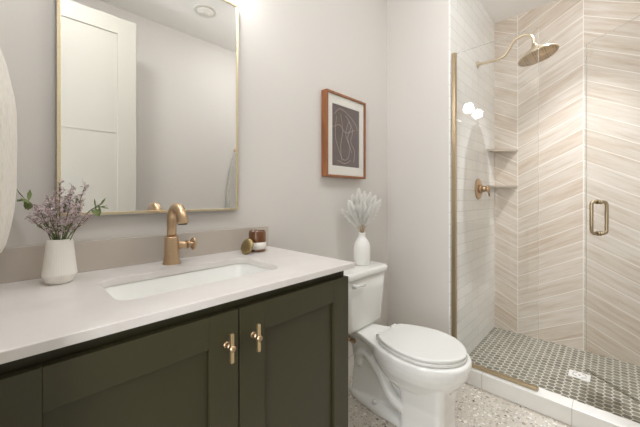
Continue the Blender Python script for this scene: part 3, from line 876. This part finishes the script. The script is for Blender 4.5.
# ------------------------------------------------------------------ white vase with plumes on the tank
V2 = (1.525, 1.120, 0.752)
v2 = MB()
v2.lathe([(0.036, 0.0), (0.043, 0.003), (0.047, 0.014), (0.0505, 0.045), (0.0515, 0.085), (0.0505, 0.115), (0.044, 0.140), (0.030, 0.161), (0.0215, 0.174), (0.0195, 0.190), (0.0220, 0.200), (0.0200, 0.201), (0.0160, 0.195), (0.0150, 0.17)], 40)
v2o = v2.build('bottle_vase', simple('white_glaze', lin(240, 239, 235), 0.35), loc=V2)
tag(v2o, 'white bottle-shaped vase standing on the toilet tank lid', 'vase')
PL = NT('bleached_plume')
pd = PL.n('ShaderNodeBsdfDiffuse'); pd.inputs[0].default_value = (0.97, 0.965, 0.95, 1)
pt = PL.n('ShaderNodeBsdfTranslucent'); pt.inputs[0].default_value = (0.97, 0.965, 0.95, 1)
pm = PL.n('ShaderNodeMixShader'); pm.inputs[0].default_value = 0.6
PL.t.links.new(pd.outputs[0], pm.inputs[1]); PL.t.links.new(pt.outputs[0], pm.inputs[2]); PL.t.links.new(pm.outputs[0], PL.out.inputs[0])
M_plume = PL.m
M_straw = simple('straw_stem', lin(176, 150, 108), 0.7)
def plume(tip, fat):
    t = thing('dried_plume', 'bleached white feathery grass plume in the vase on the toilet tank', 'dried flower', V2, 0, 'white plumes in the tank vase')
    rim = Vector((tip.x * 0.08, tip.y * 0.08, 0.198)); rim.x = max(-.012, min(.012, rim.x)); rim.y = max(-.012, min(.012, rim.y))
    ax = smooth_path([Vector((0, 0, 0.06)), rim, rim.lerp(tip, 0.5) + Vector((0, 0, 0.012)), tip], 10)
    MB().tube(ax[:22], 0.0014, 5).build('stem', M_straw, t)
    p = MB(); n0 = len(ax); i0 = int(n0 * 0.47)
    for k in range(1000):
        f_ = random.random(); i = i0 + f_ * (n0 - 1.001 - i0); a_ = ax[int(i)].lerp(ax[min(int(i) + 1, n0 - 1)], i - int(i))
        d0 = (ax[min(int(i) + 1, n0 - 1)] - ax[max(int(i) - 1, 0)]).normalized()
        s = Vector((random.gauss(0, 1), random.gauss(0, 1), random.gauss(0, 1))); s = (s - d0 * s.dot(d0)).normalized()
        L = fat * (0.30 + 1.05 * math.sin(PI * min(1, 0.15 + 0.85 * f_)))* random.uniform(0.6, 1.1)
        e_ = a_ + (d0 * 0.8 + s * (0.35 + 0.75 * random.random())).normalized() * L
        md = a_.lerp(e_, 0.5) + s * L * 0.12; wv = d0.cross(s).normalized() * 0.0013
        p.add([a_ - wv * .5, a_ + wv * .5, md + wv, e_, md - wv], [(0, 1, 2, 3, 4)])
    o = p.build('plume', M_plume, t)
for s_, dpt, hh_, ft in ((-0.125, 0.01, 0.345, .026), (-0.085, -0.03, 0.40, .030), (-0.055, 0.03, 0.435, .030), (-0.02, 0.0, 0.475, .032), (0.02, 0.03, 0.455, .030), (0.05, -0.02, 0.45, .030), (0.085, 0.01, 0.43, .030), (0.115, -0.01, 0.405, .028), (0.0, -0.05, 0.40, .032), (0.06, -0.05, 0.375, .030), (-0.05, -0.04, 0.37, .030), (0.03, 0.04, 0.39, .030)):
    plume(RV * s_ + FV * dpt + Vector((0, 0, hh_)), ft)

# ------------------------------------------------------------------ towels
def towel_mat(name, col):
    M = NT(name)
    x, y, z = M.xyz()
    rib = M.noise(M.vec(M.op('MULTIPLY', x, 260.0), M.op('MULTIPLY', y, 260.0), M.op('MULTIPLY', z, 50.0)), 1.0, 3)
    M.color(M.mix(rib, tuple(c * 0.80 for c in col), col)); M.set(Roughness=0.95, Sheen_Weight=0.3)
    M.bump(rib, 0.7, 0.004)
    return M.m
M_towel = towel_mat('white_waffle_towel', lin(238, 232, 222))
M_towel2 = towel_mat('grey_towel', lin(196, 192, 184))
def hang(prof_, ya, yb, folds, amp, z_list, xb):
    # cloth hanging from a hook: rings of (thickness, y span) going down
    rings = []
    for z, th, c0, c1 in z_list:
        n = 40; r = []
        for k in range(n):
            u = k / (n - 1); yv = c0 + (c1 - c0) * u
            r.append((xb + th * (0.80 + 0.20 * math.sin(u * folds * 2 * PI + 0.5)) * (math.sin(PI * min(1, max(0, u))) ** 0.35 if 0 < u < 1 else 0.05) , yv, z))
        rings.append([(xb, c1, z)] + [(a, b_, c_) for a, b_, c_ in reversed(r)] + [(xb, c0, z)])
    return rings
tw = thing('hand_towel', 'white woven hand towel hanging at the left edge of the counter', 'towel', (XL, 1.08, 1.55))
q = MB()
zl = [(1.575, 0.003, 1.06, 1.12), (1.56, 0.008, 1.05, 1.13), (1.535, 0.015, 1.04, 1.14), (1.50, 0.025, 1.03, 1.15), (1.46, 0.032, 1.02, 1.165), (1.42, 0.039, 1.0, 1.175), (1.385, 0.0425, 0.99, 1.18), (1.30, 0.0435, 0.985, 1.18), (1.20, 0.0425, 0.98, 1.18), (1.14, 0.038, 0.98, 1.18), (1.10, 0.032, 0.985, 1.178), (1.06, 0.024, 0.99, 1.17), (1.04, 0.016, 0.995, 1.165)]
q.loft(hang(None, 0, 0, 3, 0, zl, XL + 0.004))
rel(q.build('towel_cloth', M_towel, tw), tw)
q = MB(); q.tube([(XL, 1.09, 1.56), (XL + 0.004, 1.09, 1.56)], 0.016, 20); q.tube([(XL + 0.003, 1.09, 1.56), (XL + 0.013, 1.09, 1.56)], 0.006, 10)
rel(q.build('hook', M_bronze, tw), tw)

t2 = thing('bath_towel', 'pale grey bath towel on a brass hook, seen in the mirror', 'towel', (1.70, YO, 1.68))
q = MB()
zl2 = [(-0.01, 0.006, -0.01, 0.01), (-0.03, 0.02, -0.022, 0.022), (-0.10, 0.035, -0.05, 0.05), (-0.25, 0.045, -0.09, 0.09), (-0.45, 0.05, -0.12, 0.12), (-0.70, 0.05, -0.135, 0.135), (-0.86, 0.045, -0.14, 0.14), (-0.87, 0.03, -0.14, 0.14)]
rr_ = hang(None, 0, 0, 4, 0, zl2, 0.012)
q.loft([[(b_, a, c_) for a, b_, c_ in r] for r in rr_])
q.build('towel_cloth', M_towel2, t2)
q = MB(); q.tube([(0, 0, 0), (0, 0.008, 0)], 0.024, 20); q.tube([(0, 0.005, 0), (0, 0.05, 0), (0, 0.056, 0.014)], 0.007, 10); q.build('hook', M_bronze, t2)
